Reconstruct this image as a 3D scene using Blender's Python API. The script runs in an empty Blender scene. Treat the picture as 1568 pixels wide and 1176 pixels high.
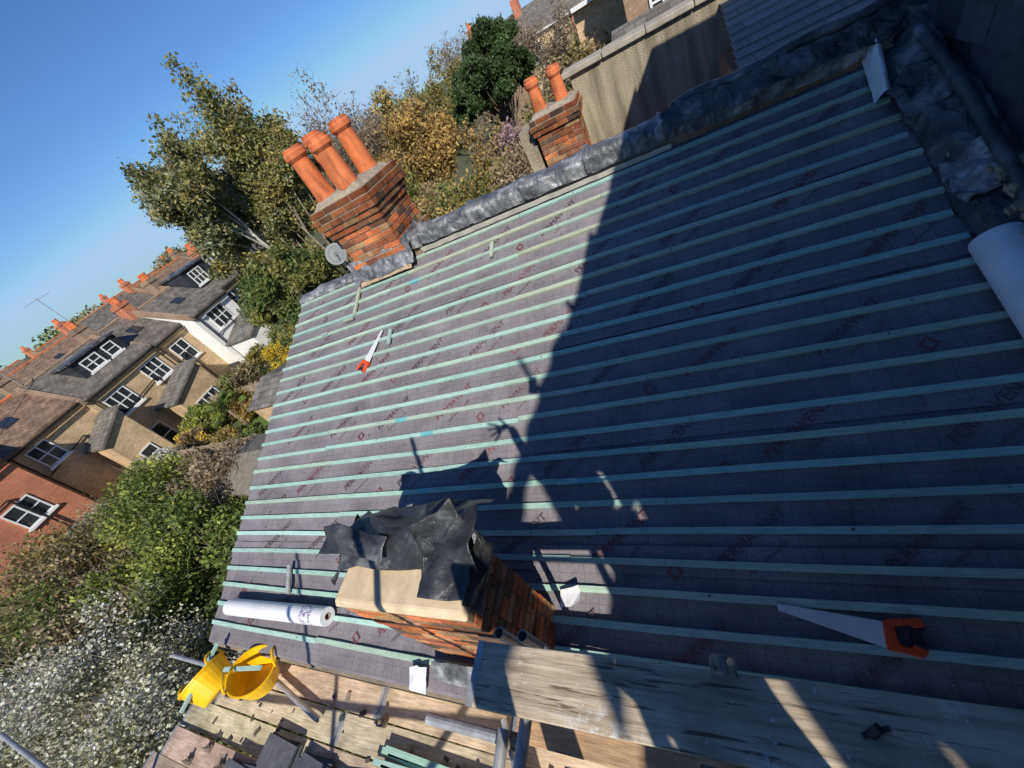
import bpy, math, random
import numpy as np
from mathutils import Vector, noise, Matrix
random.seed(7); rng=np.random.default_rng(7)
D=bpy.data; SC=bpy.context.scene
COL=SC.collection
# ------------------------------------------------------------------ camera
p,roll,yaw=[math.radians(a) for a in (37,33.5,34.2)]
h=Vector((-math.sin(yaw),math.cos(yaw),0)); Z=Vector((0,0,1))
V=h*math.cos(p)-Z*math.sin(p)
r0=Vector((math.cos(yaw),math.sin(yaw),0)); u0=r0.cross(V)
R=r0*math.cos(roll)-u0*math.sin(roll); U=r0*math.sin(roll)+u0*math.cos(roll)
cam=D.cameras.new("camera"); co=D.objects.new("camera",cam); COL.objects.link(co)
cam.sensor_width=36; cam.lens=600/1568*36; cam.clip_start=0.04; cam.clip_end=3000
M=Matrix((R,U,-V)).transposed().to_4x4(); co.matrix_world=M; SC.camera=co
# ------------------------------------------------------------------ light
L=Vector((-.404,.668,-.627)).normalized()
w=D.worlds.new("World"); SC.world=w; w.use_nodes=True
nt=w.node_tree; bg=nt.nodes['Background']; sky=nt.nodes.new('ShaderNodeTexSky')
sky.sky_type='NISHITA'; sky.sun_disc=False
sky.sun_elevation=math.asin(-L.z); sky.sun_rotation=math.atan2(-L.x,-L.y)
sky.altitude=400; sky.air_density=1.0; sky.dust_density=.1; sky.ozone_density=4
hs=nt.nodes.new('ShaderNodeHueSaturation'); hs.inputs['Saturation'].default_value=1.1; nt.links.new(sky.outputs[0],hs.inputs['Color'])
def wmix(a,col,mode):
    k=nt.nodes.new('ShaderNodeMix'); k.data_type='RGBA'; k.blend_type=mode; k.inputs[0].default_value=1; k.inputs[7].default_value=col
    nt.links.new(a,k.inputs[6]); return k.outputs[2]
so_=wmix(wmix(hs.outputs[0],(.80,.98,1.22,1),'MULTIPLY'),(4.4,6.7,9.6,1),'DARKEN')
nt.links.new(so_,bg.inputs[0]); bg.inputs[1].default_value=.09
sl=D.lights.new("sun","SUN"); so=D.objects.new("sun",sl); COL.objects.link(so)
sl.energy=5.0; sl.angle=math.radians(.5); sl.color=(1,.95,.85)
so.rotation_euler=L.to_track_quat('-Z','Y').to_euler()
SC.view_settings.view_transform='Standard'; SC.view_settings.look='None'; SC.view_settings.exposure=0
# ------------------------------------------------------------------ materials
class NM:
    def __init__(s,name,rough=.7,metal=0,spec=.4):
        s.m=D.materials.new(name); s.m.use_nodes=True; s.t=s.m.node_tree; s.n=s.t.nodes
        s.b=s.n['Principled BSDF']; s.b.inputs['Roughness'].default_value=rough
        s.b.inputs['Metallic'].default_value=metal; s.b.inputs['Specular IOR Level'].default_value=spec
        s.tc=s.n.new('ShaderNodeTexCoord').outputs['Object']
    def lk(s,a,b): s.t.links.new(a,b)
    def mapv(s,scale=(1,1,1),src=None):
        k=s.n.new('ShaderNodeMapping'); k.inputs['Scale'].default_value=scale; s.lk(src or s.tc,k.inputs[0]); return k.outputs[0]
    def noise(s,scale,detail=4,vec=None,rough=.6):
        k=s.n.new('ShaderNodeTexNoise'); k.inputs['Scale'].default_value=scale; k.inputs['Detail'].default_value=detail
        k.inputs['Roughness'].default_value=rough; s.lk(vec or s.tc,k.inputs[0]); return k.outputs[0]
    def ramp(s,fac,stops,const=False):
        k=s.n.new('ShaderNodeValToRGB'); e=k.color_ramp.elements
        if const: k.color_ramp.interpolation='CONSTANT'
        while len(e)<len(stops): e.new(.5)
        for el,(q,c) in zip(e,stops):
            el.position=q; el.color=tuple(c)[:3]+(1,) if hasattr(c,'__len__') else (c,c,c,1)
        s.lk(fac,k.inputs[0]); return k.outputs[0]
    def mix(s,a,b,fac,mode='MIX'):
        k=s.n.new('ShaderNodeMix'); k.data_type='RGBA'; k.blend_type=mode
        for i,(sock,v) in enumerate(((k.inputs[0],fac),(k.inputs[6],a),(k.inputs[7],b))):
            if hasattr(v,'links'): s.lk(v,sock)
            elif hasattr(v,'__len__'): sock.default_value=tuple(v)[:3]+(1,)
            elif i: sock.default_value=(v,v,v,1)
            else: sock.default_value=v
        return k.outputs[2]
    def attr(s):
        k=s.n.new('ShaderNodeAttribute'); k.attribute_name='Col'; return k.outputs['Color']
    def comb(s,*e):
        sp=s.n.new('ShaderNodeSeparateXYZ'); s.lk(s.tc,sp.inputs[0]); cb=s.n.new('ShaderNodeCombineXYZ')
        for i,terms in enumerate(e):
            prev=None
            for ax,kf in terms:
                mm=s.n.new('ShaderNodeMath'); mm.operation='MULTIPLY'; s.lk(sp.outputs[ax],mm.inputs[0]); mm.inputs[1].default_value=kf
                if prev is None: prev=mm.outputs[0]
                else:
                    ad=s.n.new('ShaderNodeMath'); ad.operation='ADD'; s.lk(prev,ad.inputs[0]); s.lk(mm.outputs[0],ad.inputs[1]); prev=ad.outputs[0]
            if prev is not None: s.lk(prev,cb.inputs[i])
        return cb.outputs[0]
    def brick(s,vec,w,hh,mort,c1,c2,cm,off=.5):
        k=s.n.new('ShaderNodeTexBrick'); s.lk(vec,k.inputs[0]); k.inputs['Scale'].default_value=1
        k.inputs['Brick Width'].default_value=w; k.inputs['Row Height'].default_value=hh; k.inputs['Mortar Size'].default_value=mort
        k.inputs['Mortar Smooth'].default_value=.1; k.offset=off
        k.inputs['Color1'].default_value=tuple(c1)+(1,); k.inputs['Color2'].default_value=tuple(c2)+(1,); k.inputs['Mortar'].default_value=tuple(cm)+(1,)
        return k.outputs[0],k.outputs[1]
    def base(s,c):
        if hasattr(c,'links'): s.lk(c,s.b.inputs['Base Color'])
        else: s.b.inputs['Base Color'].default_value=tuple(c)+(1,)
    def bump(s,hh,st=.4,dist=.02,inv=False):
        k=s.n.new('ShaderNodeBump'); k.inputs['Strength'].default_value=st; k.inputs['Distance'].default_value=dist; k.invert=inv
        s.lk(hh,k.inputs['Height']); s.lk(k.outputs[0],s.b.inputs['Normal'])
def simple(name,c,var=.25,scale=8,rough=.7,metal=0,bump=.3,spec=.4,dist=.01):
    q=NM(name,rough,metal,spec); n=q.noise(scale,5)
    lo=tuple(x*(1-var) for x in c); hi=tuple(min(1,x*(1+var)) for x in c)
    q.base(q.ramp(n,[(.3,lo),(.7,hi)])); q.bump(n,bump,dist); return q.m
def attrmat(name,var=.3,scale=20,rough=.8,bump=.4,dist=.006,spec=.3,stretch=(1,1,1),big=None):
    q=NM(name,rough,0,spec); n=q.noise(scale,6,q.mapv(stretch)); v=q.ramp(n,[(.25,1-var),(.75,1+var)])
    if big: v=q.mix(v,q.ramp(q.noise(big,5),[(.35,.5),(.6,1.15)]),1,'MULTIPLY')
    q.base(q.mix(q.attr(),v,1.0,'MULTIPLY')); q.bump(n,bump,dist); return q.m
def leafmat(name,trans=.3):
    q=NM(name,.55,0,.3); a=q.attr(); q.base(a)
    tr=q.n.new('ShaderNodeBsdfTranslucent'); q.lk(a,tr.inputs[0]); mx=q.n.new('ShaderNodeMixShader'); mx.inputs[0].default_value=trans
    q.lk(q.b.outputs[0],mx.inputs[1]); q.lk(tr.outputs[0],mx.inputs[2]); q.lk(mx.outputs[0],q.n['Material Output'].inputs[0]); return q.m
M_leaf=leafmat("foliage")
M_attr=attrmat("weathered_brick",.4,45,big=3.2)
M_bark=simple("bark",(.24,.19,.14),.4,6)
M_mortar=simple("mortar",(.32,.27,.21),.35,18)
M_wood=attrmat("scaffold_timber",.38,7,.85,.6,.008,stretch=(1,9,9),big=1.6)
M_batten=attrmat("treated_batten",.24,10,.85,.4,.003,.2,stretch=(1,8,8))
q=NM("terracotta",.75); n=q.noise(5,6); v=q.mapv((6,6,1)); n2=q.noise(2.5,5,v)
q.base(q.mix(q.ramp(n,[(.3,(.46,.12,.045)),(.6,(.66,.19,.065)),(.8,(.72,.28,.12))]),q.ramp(n2,[(.33,.55),(.5,1.05)]),1,'MULTIPLY')); q.bump(n,.3,.01); M_terra=q.m
M_white=simple("white_paint",(.78,.78,.76),.06,5,.5)
M_plastic=simple("white_sheet",(.76,.76,.78),.10,4,.5)
M_black=simple("black_plastic",(.02,.02,.022),.3,8,.4)
M_red=simple("red_grip",(.72,.08,.02),.15,9,.4)
M_steel=simple("galvanised_steel",(.38,.38,.38),.35,14,.5,.3)
M_blade=simple("saw_blade",(.68,.69,.69),.12,4,.4,.1)
M_yellow=simple("yellow_plastic",(.88,.50,.01),.14,7,.4)
M_glass=NM("window_glass",.08,0,.8); M_glass.base((.03,.037,.045)); M_glass=M_glass.m
M_skin=simple("skin",(.5,.28,.2),.1,6); M_cloth=simple("jacket",(.05,.06,.09),.3,20); M_jean=simple("trousers",(.04,.05,.08),.3,20)
q=NM("lead_sheet",.38,.2,.5); n=q.noise(5.5,8); n2=q.noise(24,5); n3=q.noise(11,6)
q.base(q.mix(q.ramp(n,[(.3,(.07,.073,.08)),(.5,(.19,.195,.205)),(.68,(.50,.505,.51))]),q.ramp(n2,[(.3,.6),(.7,1.2)]),1,'MULTIPLY')); q.bump(n3,.9,.03); M_lead=q.m
q=NM("dark_lead",.36,.1,.5); n=q.noise(4,8); n2=q.noise(14,6)
q.base(q.ramp(n,[(.3,(.022,.024,.027)),(.52,(.07,.074,.080)),(.70,(.26,.265,.27))])); q.bump(n2,.8,.022); M_dlead=q.m
q=NM("black_sheeting",.36,.0,.5); n=q.noise(6,7); n2=q.noise(12,6)
q.base(q.ramp(n,[(.35,(.016,.017,.019)),(.56,(.045,.047,.05)),(.70,(.17,.17,.17))])); q.bump(n2,.7,.02); M_sheet=q.m
q=NM("roof_membrane",.8,0,.25); vec=q.comb([(0,1)],[(1,1.0726)],[])
c,f=q.brick(vec,.092,.092,.0014,(.212,.190,.205),(.198,.178,.192),(.105,.095,.105),0.0)
n=q.noise(2.2,7); n3=q.noise(60,4); n4=q.noise(9,6)
q.base(q.mix(q.mix(c,q.mix(q.ramp(n,[(.3,.74),(.7,1.22)]),q.ramp(n3,[(.35,.86),(.65,1.14)]),1,'MULTIPLY'),1,'MULTIPLY'),(.34,.30,.28),q.ramp(n4,[(.60,0.0),(.77,.3)]))); q.bump(n,.6,.035); M_mem=q.m
M_print=simple("membrane_print",(.20,.06,.065),.3,30,.8)
M_printk=simple("membrane_print_dark",(.125,.072,.082),.3,30,.8)
def brickwall(name,c1,c2,cm):
    q=NM(name,.85); v=q.comb([(0,1),(1,1)],[(2,1)],[]); c,f=q.brick(v,.225,.075,.01,c1,c2,cm); n=q.noise(.8,6); n2=q.noise(9,4)
    q.base(q.mix(c,q.mix(q.ramp(n,[(.3,.72),(.7,1.2)]),q.ramp(n2,[(.3,.8),(.7,1.2)]),1,'MULTIPLY'),1,'MULTIPLY')); q.bump(f,.5,.01,True); return q.m
B_yel=brickwall("london_stock_brick",(.74,.51,.27),(.58,.39,.20),(.48,.41,.30))
B_red=brickwall("red_brick",(.68,.20,.09),(.55,.15,.07),(.46,.28,.19))
B_brn=brickwall("brown_brick",(.36,.22,.13),(.28,.17,.105),(.32,.27,.21))
B_wht=simple("white_render",(.82,.81,.78),.06,2,.8)
q=NM("pebble_render",.95); n=q.noise(1.1,7); n2=q.noise(70,3); v=q.mapv((3.5,3.5,.35)); n4=q.noise(1.4,6,v)
q.base(q.mix(q.ramp(n,[(.3,(.30,.245,.18)),(.52,(.42,.36,.26)),(.7,(.50,.43,.30))]),q.mix(q.ramp(n2,[(.35,.72),(.65,1.2)]),q.ramp(n4,[(.35,.55),(.55,1.08)]),1,'MULTIPLY'),1,'MULTIPLY')); q.bump(n2,.9,.02); M_render=q.m
def slate(name,c,axis,w=.3,hh=.2,flat=False):
    q=NM(name,.65,0,.35); v=q.comb([(axis,1)],[(2,1 if flat else 1.9)],[])
    c1=tuple(x*.75 for x in c); c2=tuple(x*1.3 for x in c); cc,f=q.brick(v,w,hh,.008,c1,c2,tuple(x*.3 for x in c))
    n=q.noise(1.6,6); q.base(q.mix(cc,q.ramp(n,[(.3,.7),(.7,1.35)]),1,'MULTIPLY')); q.bump(f,.6,.02,True); return q.m
S_y=slate("roof_slate",(.16,.14,.12),1); S_x=slate("roof_slate_cross",(.17,.155,.135),0); S_wall=slate("hung_slate",(.03,.033,.04),1,.42,.27,True)
S_brn=slate("clay_tile",(.22,.145,.10),1)
q=NM("garden_ground",.95); n=q.noise(.25,7); n2=q.noise(4,5)
q.base(q.mix(q.ramp(n,[(.35,(.13,.10,.065)),(.5,(.09,.10,.045)),(.65,(.09,.12,.04))]),q.ramp(n2,[(.3,.6),(.7,1.3)]),1,'MULTIPLY')); q.bump(n2,.6,.1); M_ground=q.m
# ------------------------------------------------------------------ mesh builder
def link(ob,parent=None):
    COL.objects.link(ob)
    if parent: ob.parent=parent
    return ob
def empty(name,parent=None):
    e=D.objects.new(name,None); e.empty_display_size=.1; return link(e,parent)
def col_attr(me,cols,counts):
    a=me.color_attributes.new("Col",'FLOAT_COLOR','CORNER')
    arr=np.repeat(np.c_[np.asarray(cols,dtype=np.float32),np.ones(len(cols),dtype=np.float32)],counts,axis=0)
    a.data.foreach_set("color",arr.ravel().astype(np.float32))
class MB:
    def __init__(s): s.v=[];s.f=[];s.c=[]
    def face(s,idx,c=(1,1,1)): s.f.append(idx); s.c.append(c)
    def poly(s,pts,c=(1,1,1)):
        i=len(s.v); s.v+= [tuple(q) for q in pts]; s.face(tuple(range(i,i+len(pts))),c)
    def hexa(s,P,c=(1,1,1)):
        i=len(s.v); s.v+=[tuple(q) for q in P]
        for f in ((0,3,2,1),(4,5,6,7),(0,1,5,4),(1,2,6,5),(2,3,7,6),(3,0,4,7)): s.face(tuple(i+k for k in f),c)
    def box(s,lo,hi,c=(1,1,1)):
        x0,y0,z0=lo;x1,y1,z1=hi
        s.hexa([(x0,y0,z0),(x1,y0,z0),(x1,y1,z0),(x0,y1,z0),(x0,y0,z1),(x1,y0,z1),(x1,y1,z1),(x0,y1,z1)],c)
    def obox(s,cn,ax,ay,az,c=(1,1,1)):
        cn=Vector(cn);ax=Vector(ax);ay=Vector(ay);az=Vector(az)
        s.hexa([cn-ax-ay-az,cn+ax-ay-az,cn+ax+ay-az,cn-ax+ay-az,cn-ax-ay+az,cn+ax-ay+az,cn+ax+ay+az,cn-ax+ay+az],c)
    def tube(s,p0,p1,r0,r1=None,n=8,c=(1,1,1),cap=True):
        r1=r0 if r1 is None else r1; p0=Vector(p0);p1=Vector(p1); d=(p1-p0).normalized()
        a=d.orthogonal().normalized(); b=d.cross(a); i=len(s.v)
        for P,r in ((p0,r0),(p1,r1)):
            for k in range(n):
                t=2*math.pi*k/n; s.v.append(tuple(P+a*math.cos(t)*r+b*math.sin(t)*r))
        for k in range(n): s.face((i+k,i+(k+1)%n,i+n+(k+1)%n,i+n+k),c)
        if cap: s.face(tuple(i+k for k in range(n))[::-1],c); s.face(tuple(i+n+k for k in range(n)),c)
    def hollow(s,p0,p1,r,n=16):
        s.tube(p0,p1,r,n=n,cap=False); s.tube(p0,p1,r*.86,n=n,cap=False)
        m=2*n; j=len(s.v)-4*n
        for e in (0,n):
            for k in range(n): s.face((j+e+k,j+e+(k+1)%n,j+m+e+(k+1)%n,j+m+e+k))
    def lathe(s,o,prof,n=24,axis=Z,c=(1,1,1)):
        o=Vector(o);d=Vector(axis).normalized();a=d.orthogonal().normalized();b=d.cross(a);i=len(s.v)
        for r,zz in prof:
            for k in range(n):
                t=2*math.pi*k/n; s.v.append(tuple(o+d*zz+a*math.cos(t)*r+b*math.sin(t)*r))
        for j in range(len(prof)-1):
            for k in range(n): s.face((i+j*n+k,i+j*n+(k+1)%n,i+(j+1)*n+(k+1)%n,i+(j+1)*n+k),c)
    def grid(s,fn,nu,nv,c=(1,1,1)):
        i=len(s.v)
        for a in range(nu+1):
            for b in range(nv+1): s.v.append(tuple(fn(a/nu,b/nv)))
        for a in range(nu):
            for b in range(nv): s.face((i+a*(nv+1)+b,i+(a+1)*(nv+1)+b,i+(a+1)*(nv+1)+b+1,i+a*(nv+1)+b+1),c)
    def facets(s,fn,nu,nv,amp,seed):
        """folded sheet: coarse triangulated grid with random creases"""
        rd=random.Random(seed); i=len(s.v)
        for a in range(nu+1):
            for b in range(nv+1):
                u=a/nu+rd.uniform(-.3,.3)/nu*(0<a<nu); v=b/nv+rd.uniform(-.3,.3)/nv*(0<b<nv)
                q=Vector(fn(u,v)); q+=Vector((rd.uniform(-1,1)*.6,rd.uniform(-1,1)*.6,rd.uniform(-1,1)))*amp; s.v.append(tuple(q))
        for a in range(nu):
            for b in range(nv):
                A=i+a*(nv+1)+b;B=A+nv+1;C=B+1;E=A+1
                if rd.random()<.5: s.face((A,B,C));s.face((A,C,E))
                else: s.face((A,B,E));s.face((B,C,E))
    def build(s,name,mat,parent=None,smooth=False,bevel=0,solid=0,crease=False):
        me=D.meshes.new(name); me.from_pydata(s.v,[],s.f); me.materials.append(mat)
        col_attr(me,s.c,[len(f) for f in s.f])
        if smooth: me.shade_smooth()
        ob=link(D.objects.new(name,me),parent)
        if crease:
            k=ob.modifiers.new("sub",'SUBSURF'); k.subdivision_type='SIMPLE'; k.levels=k.render_levels=3
            t=D.textures.new(name,'CLOUDS'); t.noise_scale=.07; t.noise_depth=3
            dd=ob.modifiers.new("d",'DISPLACE'); dd.texture=t; dd.strength=crease; dd.mid_level=.5; dd.texture_coords='LOCAL'
            sm=ob.modifiers.new("sm",'SMOOTH'); sm.factor=.5; sm.iterations=1; me.shade_smooth()
        if solid: k=ob.modifiers.new("s",'SOLIDIFY'); k.thickness=solid
        if bevel: k=ob.modifiers.new("b",'BEVEL'); k.width=bevel; k.segments=2
        return ob
def jit(c,a=.15):
    k=1+random.uniform(-a,a); return tuple(max(0,x*k*(1+random.uniform(-a*.3,a*.3))) for x in c)
# ------------------------------------------------------------------ foliage
def leaf_mesh(name,clumps,n,size,pal,parent=None,shell=.5,flat=(1,1,.85),elong=1.8,gain=1.9):
    C=np.array([c[:3] for c in clumps]); Rr=np.array([c[3] for c in clumps])
    wgt=Rr**2; idx=rng.choice(len(C),n,p=wgt/wgt.sum())
    d=rng.normal(size=(n,3)); d/=np.linalg.norm(d,axis=1)[:,None]
    rad=rng.random(n)**shell*(1+.25*rng.normal(size=n)*(rng.random(n)<.25))
    P=C[idx]+d*(Rr[idx]*rad)[:,None]*np.array(flat)
    a=rng.normal(size=(n,3)); a/=np.linalg.norm(a,axis=1)[:,None]
    b=np.cross(a,rng.normal(size=(n,3))); b/=np.linalg.norm(b,axis=1)[:,None]
    sz=size*(.5+.9*rng.random(n))[:,None]
    vs=np.stack([P-a*sz*elong*.5,P+b*sz*.5,P+a*sz*elong*.5,P-b*sz*.5],1).reshape(-1,3)
    fs=np.arange(n*4).reshape(n,4)
    me=D.meshes.new(name); me.from_pydata(vs,[],fs); me.materials.append(M_leaf)
    pal=np.array(pal); cl=pal[rng.integers(0,len(pal),len(C))]*(.65+.7*rng.random(len(C)))[:,None]
    lf=pal[rng.integers(0,len(pal),n)]
    cc=np.minimum(.82,(cl[idx]*.5+lf*.5)*(.6+.8*rng.random(n))[:,None]*gain)
    col_attr(me,cc,4)
    return link(D.objects.new(name,me),parent)
def tree(name,base,H,spread,pal,nleaf=16000,size=.12,r=.16,depth=4,first=.3,clump=.55,droop=0,up=.5,seed=1,bark=None,kids=3,wid=None):
    random.seed(seed); e=empty(name); mb=MB(); tips=[]
    def grow(p,d,ln,rad,k):
        segs=3
        for i in range(segs):
            d=(d+Vector((random.gauss(0,.13),random.gauss(0,.13),random.gauss(0,.08)-droop*(depth-k)*.06))).normalized()
            q=p+d*ln/segs; r2=rad*(1-.28*(i+1)/segs*1.0); mb.tube(p,q,rad*(1-.28*i/segs),r2,6 if k>1 else 4,cap=False); p=q
            if k<=1: tips.append([p.x,p.y,p.z,clump*random.uniform(.45,1.1)])
        if k<=0: return
        for j in range(kids if k<depth else kids+2):
            a=random.uniform(0,2*math.pi); s=spread*random.uniform(.6,1.2)
            nd=Vector((d.x+math.cos(a)*s,d.y+math.sin(a)*s,d.z*up+random.uniform(0,.35))).normalized()
            grow(p-d*ln*random.uniform(0,.35),nd,ln*random.uniform(.6,.85),rad*.55,k-1)
    grow(Vector(base),Z,H*first,r,depth)
    top=max(t[2] for t in tips)+clump*.4-base[2]; sz=H/top
    xm=sum(t[0] for t in tips)/len(tips); ym=sum(t[1] for t in tips)/len(tips)
    ext=sorted(math.hypot(t[0]-xm,t[1]-ym) for t in tips)[int(.95*len(tips))]; sx=(wid/ext) if wid else sz
    f=lambda x,y,z:(base[0]+(x-base[0])*sx-(xm-base[0])*sx*min(1,(z-base[2])/(top*.4)),base[1]+(y-base[1])*sx-(ym-base[1])*sx*min(1,(z-base[2])/(top*.4)),base[2]+(z-base[2])*sz)
    mb.v=[f(*v) for v in mb.v]
    for t in tips: t[0],t[1],t[2]=f(*t[:3])
    mb.build("trunk_and_limbs",bark or M_bark,e)
    tw=MB()
    for t in tips[::2]:
        q=Vector(t[:3])
        for k in range(3):
            o=q+Vector((random.gauss(0,1),random.gauss(0,1),random.gauss(.5,.8))).normalized()*clump*random.uniform(.7,1.4); tw.tube(q,o,.012,.004,3,cap=False)
    tw.build("twigs",bark or M_bark,e)
    if nleaf: leaf_mesh("foliage",tips,nleaf,size,pal,e,shell=.6)
    return e
def shrub(name,c,rx,ry,rz,pal,n=6000,size=.1,k=26,seed=1,cr=.34,elong=1.8,trunk=None,gain=1.9):
    random.seed(seed); cl=[]; e=empty(name); mb=MB(); b=Vector((c[0],c[1],c[2]-rz*1.1))
    if trunk: mb.tube((c[0],c[1],G),b+Vector((0,0,.6)),trunk,trunk*.7,8)
    for i in range(k):
        a=random.uniform(0,2*math.pi); ph=random.uniform(-.5,1.4); rr=random.uniform(.4,1.05)
        q=Vector((c[0]+rx*rr*math.cos(a)*math.cos(ph),c[1]+ry*rr*math.sin(a)*math.cos(ph),c[2]+rz*rr*math.sin(ph)))
        cl.append((q.x,q.y,q.z,min(rx,ry)*cr*random.uniform(.5,1.25)))
        m=(b+q)/2+Vector((0,0,-.1)); mb.tube(b,m,.05,.03,4,cap=False); mb.tube(m,q,.03,.01,4,cap=False)
        for t in range(5):
            o=q+Vector((random.gauss(0,1),random.gauss(0,1),random.gauss(.6,.8))).normalized()*min(rx,ry)*cr*random.uniform(1.1,1.7)
            mb.tube(q,o,.010,.003,3,cap=False)
    mb.build("stems",M_bark,e); leaf_mesh("foliage",cl,n,size,pal,e,shell=.45,elong=elong,gain=gain); return e
GRN=[(.07,.10,.025),(.10,.13,.03),(.045,.07,.02)]; DGRN=[(.028,.052,.016),(.042,.07,.02),(.06,.09,.025)]
OLV=[(.15,.14,.04),(.19,.15,.045),(.10,.11,.035)]; ORG=[(.25,.165,.05),(.29,.195,.06),(.17,.13,.045)]
BIR=[(.15,.13,.04),(.11,.115,.04),(.19,.15,.05),(.08,.09,.035),(.15,.17,.12)]; SIL=[(.15,.17,.11),(.10,.12,.07),(.19,.20,.14)]
YEL=[(.45,.31,.02),(.40,.28,.03),(.10,.12,.03)]; WHT=[(.62,.62,.57),(.5,.5,.44),(.62,.62,.57),(.13,.15,.06)]
BRN=[(.16,.12,.08),(.12,.09,.06),(.19,.145,.095)]; PNK=[(.24,.15,.18),(.18,.12,.12),(.14,.11,.08)]; LIM=[(.20,.22,.04),(.25,.25,.05),(.10,.13,.03)]
# ------------------------------------------------------------------ ground / gardens
G=-9.3
mb=MB(); mb.poly([(-1500,-1500,G),(1500,-1500,G),(1500,1500,G),(-1500,1500,G)]); mb.build("ground",M_ground)
mb=MB(); mb.box((-27,8.5,G+.004),(-14,12.5,G+.03)); mb.build("lawn",simple("lawn_grass",(.10,.16,.035),.4,6,.9))
mb=MB(); mb.box((-32,6.2,G+.004),(-26,8.2,G+.05)); mb.build("patio",simple("patio_stone",(.40,.35,.28),.2,3,.9))
M_fence=simple("fence_wood",(.32,.25,.18),.35,5,.9)
for y,x0,x1 in ((3.4,-30,-7),(8.25,-31,-9),(13,-31,-12),(18,-30,-10)):
    e=empty("garden_fence"); mb=MB(); x=x0
    while x<x1:
        mb.box((x,y,G),(x+.13,y+.02,G+1.75+random.uniform(-.03,.03))); x+=.145
    mb.build("pickets",M_fence,e); mb=MB()
    x=x0
    while x<x1: mb.box((x,y-.1,G),(x+.1,y-.004,G+1.9)); x+=1.9
    mb.build("posts",M_fence,e)
# ------------------------------------------------------------------ buildings
def win(fr,gl,sill,x,y,z,w,hh,ax='x',n=2,bar=True):
    t=.07; w*=.84
    def bx(m,a0,a1,b0,b1,d0,d1):
        if ax=='x': m.box((x+d0,y+a0,z+b0),(x+d1,y+a1,z+b1))
        else: m.box((x+a0,y-d1,z+b0),(x+a1,y-d0,z+b1))
    bx(gl,-w/2+.01,w/2-.01,-hh/2+.01,hh/2-.01,-.04,.012)
    bx(fr,-w/2,-w/2+t,-hh/2,hh/2,.0,.06); bx(fr,w/2-t,w/2,-hh/2,hh/2,.0,.06)
    bx(fr,-w/2+t,w/2-t,-hh/2,-hh/2+t,.0,.06); bx(fr,-w/2+t,w/2-t,hh/2-t,hh/2,.0,.06)
    for i in range(1,n): a=-w/2+w*i/n; bx(fr,a-t/2,a+t/2,-hh/2+t,hh/2-t,.0,.055)
    if bar: bx(fr,-w/2+t,w/2-t,-.03,.03,.0,.05)
    bx(sill,-w/2-.1,w/2+.1,-hh/2-.12,-hh/2-.003,.0,.14)
def pots(mb,x,y,z,hh=.55,r=.13):
    mb.lathe((x,y,z),[(r*.95,0),(r*1.05,.03),(r*1.0,.08),(r*.92,hh*.5),(r*.85,hh-.14),(r*.98,hh-.12),(r*1.1,hh-.10),(r*1.1,hh-.05),(r*.94,hh-.03),(r*.92,hh),(r*.75,hh),(r*.72,0)],24)
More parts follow.
